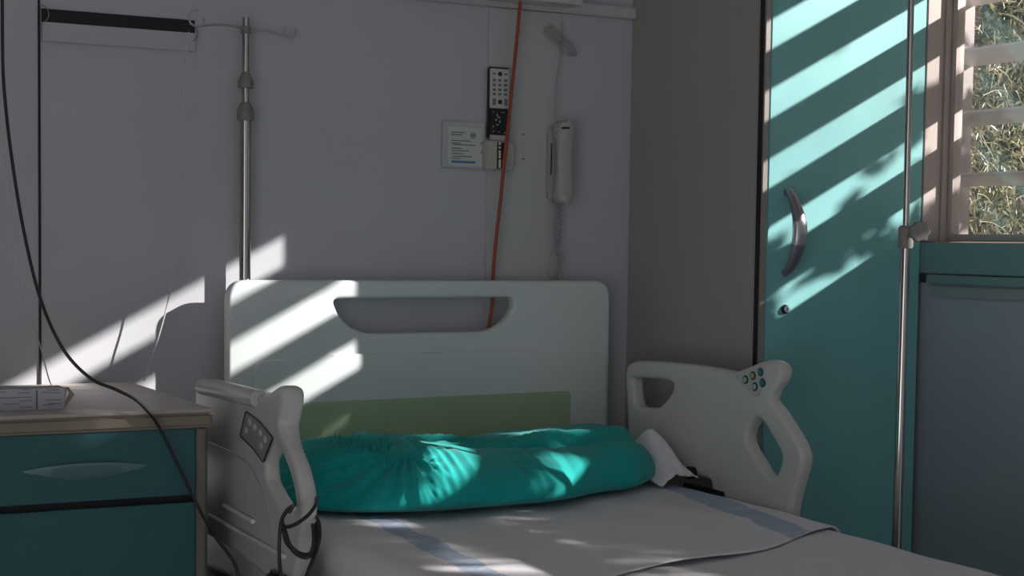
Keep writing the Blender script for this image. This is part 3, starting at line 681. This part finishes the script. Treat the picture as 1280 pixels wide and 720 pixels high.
# mattress
def sup(v, n): return math.copysign(abs(v)**n, v)
MT = .655
b = B(BX0, BX1, 1.32, 3.305, .505, MT, bev=.035, seg=5)
mt = tag(obj('mattress', b, M['matt']), 'thick white-covered mattress lying on the hospital bed', 'mattress')

# sheets: strips following the mattress profile and hanging at both sides
def sheet(name, y_head, y_foot, off, material, dropL, dropR, flare, amp, seed, ny=110, nx=150, th=.0025):
    b_ = bmesh.new(); r = .04; x0, x1 = BX0-off, BX1+off; z = MT+off
    prof = []
    for i in range(14): t = i/13; prof.append((x0-flare*(1-t)**1.5, z-r-dropL*(1-t), (-1, 0)))
    for i in range(1, 9): a_ = R(180-90*i/8); prof.append((x0+r+r*math.cos(a_), z-r+r*math.sin(a_), (math.cos(a_), math.sin(a_))))
    for i in range(1, nx): t = i/nx; prof.append((x0+r+(x1-x0-2*r)*t, z, (0, 1)))
    for i in range(0, 9): a_ = R(90-90*i/8); prof.append((x1-r+r*math.cos(a_), z-r+r*math.sin(a_), (math.cos(a_), math.sin(a_))))
    for i in range(1, 8): t = i/7; prof.append((x1, z-r-dropR*t, (1, 0)))
    g_ = []
    for x, zz, nn in prof:
        s = min(1, max(0, (x-x0)/(x1-x0))); row = []
        for j in range(ny+1):
            t = j/ny; y = y_head(s)*(1-t)+y_foot(s)*t
            p = Vector((x*3.2, y*2.4, seed)); d = amp*(noise.noise(p)*.9+.5*noise.noise(Vector((x*9+y*4, y*5, seed+4))))
            d += amp*.55*(1-abs(noise.noise(Vector((x*6-y*2.5, y*1.8+x, seed+8))))*2)
            d = max(d, -off*.5+.0008)
            if nn[0] < -.5: d += .010*math.sin(y*17+seed)*max(0, min(1, (z-r-zz)/.08))
            if nn[0] > .5: d = min(d, .004)
            row.append(b_.verts.new((x+nn[0]*d, y, zz+nn[1]*d)))
        g_.append(row)
    for a_, c_ in zip(g_, g_[1:]):
        for j in range(ny): b_.faces.new((a_[j], a_[j+1], c_[j+1], c_[j]))
    o_ = obj(name, b_, material, ang=180); md = o_.modifiers.new('thickness', 'SOLIDIFY'); md.thickness = th; md.offset = 1
    return o_
bs = tag(sheet('bed_sheet', lambda s: 3.29, lambda s: 1.30, .006, M['linen'], .11, .10, .03, .005, 2.0, ny=150), 'plain white sheet covering the whole mattress under the striped one', 'sheet')
def foot(s):
    # fold line of the draw sheet
    X = BX0+(BX1-BX0)*s
    return 2.375-(1.985-X)*.30-.04*math.sin((1.985-X)*3.2)+.012*math.sin(X*14)
ds = tag(sheet('draw_sheet', lambda s: 2.86+.09*s+.02*math.sin(s*6)+.03, foot, .014, M['stripe'], .13, .015, .05, .006, 5.0, th=.003), 'white sheet with two pale blue woven bands lying across bed before pillow', 'sheet')

# pillow: green cover over a white pillow that shows at the open right-hand end
def pillow(name, xs0, xs1, yf, yb, zt_f, zb_, material, parent, wr=1.0, seed=0, nu=260, nv=150, e=2.6):
    b_ = bmesh.new(); rings = []
    for i in range(nu+1):
        s = i/nu; q = 2*s-1; x = xs0+(xs1-xs0)*s
        f = max(0.0, 1-abs(q)**(8.0))**.5; f = max(f, .02)
        y0_, y1_ = yf(s), yb(s); yc = (y0_+y1_)/2; hw_ = (y1_-y0_)/2*(.55+.45*f); h = (zt_f(s)-zb_); zc_ = zb_+h*.28
        ring = []
        for j in range(nv):
            a_ = 2*math.pi*j/nv; cy, sz = math.cos(a_), math.sin(a_)
            y = yc+hw_*sup(cy, .6 if sz < 0 else .85)*(f**.25); z = zc_+(h*.72 if sz > 0 else h*.28)*sup(sz, .85)*f
            p = Vector((x, y, z)); d = 0
            up_ = max(0, sz*.8+.35)
            # fan of creases from a gathered point at the left
            u_, v_ = x-1.27, (y-2.90)*.6+(z-.75)*1.2
            rad = math.hypot(u_, v_)+1e-4; th_ = math.atan2(v_, -u_)
            def crease(w_): return 1-2*abs(w_-round(w_))**.7*1.3
            lw = max(0, min(1, (1.34-x)/.10))
            wv = th_*3.4+1.1*noise.noise(Vector((rad*7, th_*1.5, 1)))
            d += wr*.0150*lw*crease(wv)*min(1, rad/.05)
            d += wr*.0055*lw*crease(th_*7.3+2*noise.noise(Vector((rad*9, th_*2, 5))))*min(1, rad/.06)
            d += wr*.012*math.exp(-((x-1.30)/.035)**2-((y-2.86)/.06)**2)
            # long shallow folds toward the right
            fy = y-(3.02-.10*math.cos((x-1.62)*5.0)); rg = max(0, min(1, (x-1.50)/.12))*max(0, min(1, (1.95-x)/.08))
            d += wr*rg*(.012*math.exp(-(fy/.024)**2)-.012*math.exp(-((fy+.036)/.020)**2))
            fy = y-(3.02-.40*(x-1.42)); rg2 = max(0, min(1, (x-1.36)/.06))*max(0, min(1, (1.72-x)/.1))
            d += wr*rg2*(.009*math.exp(-(fy/.012)**2)-.007*math.exp(-((fy+.022)/.014)**2))
            fy = y-(2.93-.30*(x-1.50)); d += wr*rg2*(.006*math.exp(-(fy/.010)**2)-.006*math.exp(-((fy+.018)/.010)**2))
            # short vertical tucks along the front hem
            fr = max(0, min(1, (2.90-y)/.08))
            d += wr*.004*fr*crease(x*26+1.5*noise.noise(Vector((x*9, z*6, 2))))*(1 if x < 1.62 else .35)
            n1 = noise.noise(Vector((x*5+seed, y*9, z*9))); n2 = noise.noise(Vector((x*14+y*9, y*18+seed, z*18))); n3 = noise.noise(Vector((x*34+y*22, y*40, z*40+seed)))
            d += .008*n1+.0045*n2+.0014*n3
            d *= up_*min(1, f*1.2)
            nrm = Vector((0, cy*.6, sz)).normalized()
            ring.append(b_.verts.new(p+nrm*d))
        rings.append(ring)
    for a_, c_ in zip(rings, rings[1:]):
        for j in range(nv): b_.faces.new((a_[j], a_[(j+1) % nv], c_[(j+1) % nv], c_[j]))
    b_.faces.new(rings[0][::-1]); b_.faces.new(rings[-1])
    return obj(name, b_, material, parent, ang=180)
def lerp_t(tab):
    def g_(s):
        for (a_, p), (c_, q) in zip(tab, tab[1:]):
            if s <= c_: t = (s-a_)/(c_-a_); t = t*t*(3-2*t); return p+(q-p)*t
        return tab[-1][1]
    return g_
pw = empty('pillow', (1.56, 3.03, .672), 'long pillow in wrinkled emerald green cover against headboard', 'pillow')
pillow('pillow_cover', 1.045, 1.944, lerp_t([(0, 2.78), (.3, 2.715), (.55, 2.725), (.8, 2.80), (1, 2.88)]), lerp_t([(0, 3.20), (1, 3.24)]),
       lerp_t([(0, .765), (.22, .800), (.5, .785), (.8, .795), (.92, .800), (1, .77)]), .674, M['cloth'], pw, e=3)
# loose end of under-sheet by the right rail
b = bmesh.new(); n = 30; g_ = []
for i in range(n+1):
    row = []
    for j in range(n+1):
        s, t = i/n, j/n; x = 1.88+.098*s; y = 2.85+.34*t
        z = .680+.105*math.exp(-((s-.50)/.42)**2)*math.exp(-((t-.36)/.30)**2)+.012*noise.noise(Vector((s*5, t*5, 1)))+.014*abs(math.sin(t*9+s*5))*s
        row.append(b.verts.new((x, y, z)))
    g_.append(row)
for i in range(n):
    for j in range(n): b.faces.new((g_[i][j], g_[i+1][j], g_[i+1][j+1], g_[i][j+1]))
o = tag(obj('folded_cloth', b, M['linen'], ang=180), 'crumpled white cloth tucked between green pillow and right side rail', 'cloth'); o.modifiers.new('thickness', 'SOLIDIFY').thickness = .003

# ------------------------------------------------------------------ loose cables
pts = [hit(3, -40, 1, 2.9), hit(3, 40, 1, 2.9), hit(5, 110, 1, 2.9), hit(15, 200, 1, 2.88), hit(30, 290, 1, 2.86), hit(50, 372, 1, 2.83), hit(78, 435, 1, 2.80), hit(112, 472, 1, 2.785), hit(145, 487, 1, 2.78), hit(170, 500, 1, 2.78), hit(187, 517, 1, 2.785), hit(199, 534, 1, CY0-.010), hit(222, 580, 1, CY0-.012), hit(248, 634, 1, CY0-.02), hit(270, 672, 1, CY0-.06), hit(292, 702, 1, CY0-.09), hit(300, 730, 1, CY0-.1)]
tag(obj('black_cable', T_(pts, .0030, n=10), M['cable']), 'long black cable hanging from above across the cabinet top and drawer', 'cable')
pts = [hit(-3, 70, 1, 3.28), hit(6, 200, 1, 3.28), hit(16, 310, 1, 3.28), hit(34, 385, 1, 3.28), hit(50, 432, 1, 3.28), hit(60, 470, 1, 3.26), hit(64, 481, 2, CZ+.004)]
tag(obj('clear_tube', T_(pts, .0013, n=8), M['tube']), 'thin clear tube curving down to the cabinet behind the black cable', 'tube')
# call-bell cable coiled on the left rail grip
qf = lambda x, y, d: hit(x, y, 1, 2.50+d)
b = bmesh.new()
loops = [
 [(351, 722, -.07), (349, 690, -.07), (351, 655, -.07), (358, 640, -.075), (366, 633, -.05), (362, 640, .02)],
 [(396, 622, .02), (394, 632, -.05), (384, 645, -.075), (368, 656, -.08), (356, 658, -.07), (353, 648, -.04), (360, 636, .0), (366, 632, .03)],
 [(354, 660, -.06), (358, 678, -.07), (370, 690, -.08), (384, 694, -.075), (393, 688, -.04), (396, 665, .01), (394, 640, .04)],
 [(356, 662, -.055), (363, 682, -.075), (376, 692, -.08), (388, 691, -.07), (392, 676, -.03), (391, 656, .02)],
 [(355, 666, -.06), (366, 688, -.08), (380, 697, -.085), (390, 694, -.06)],
 [(393, 640, .04), (399, 655, .0), (399, 675, -.03), (393, 695, -.06), (386, 712, -.07), (380, 730, -.07)],
]
for lpq in loops: tube(b, [qf(*p) for p in lpq], .0032, n=8)
tag(obj('coiled_cable', b, M['cable']), 'black cable coiled round the grip of the left side rail', 'cable')
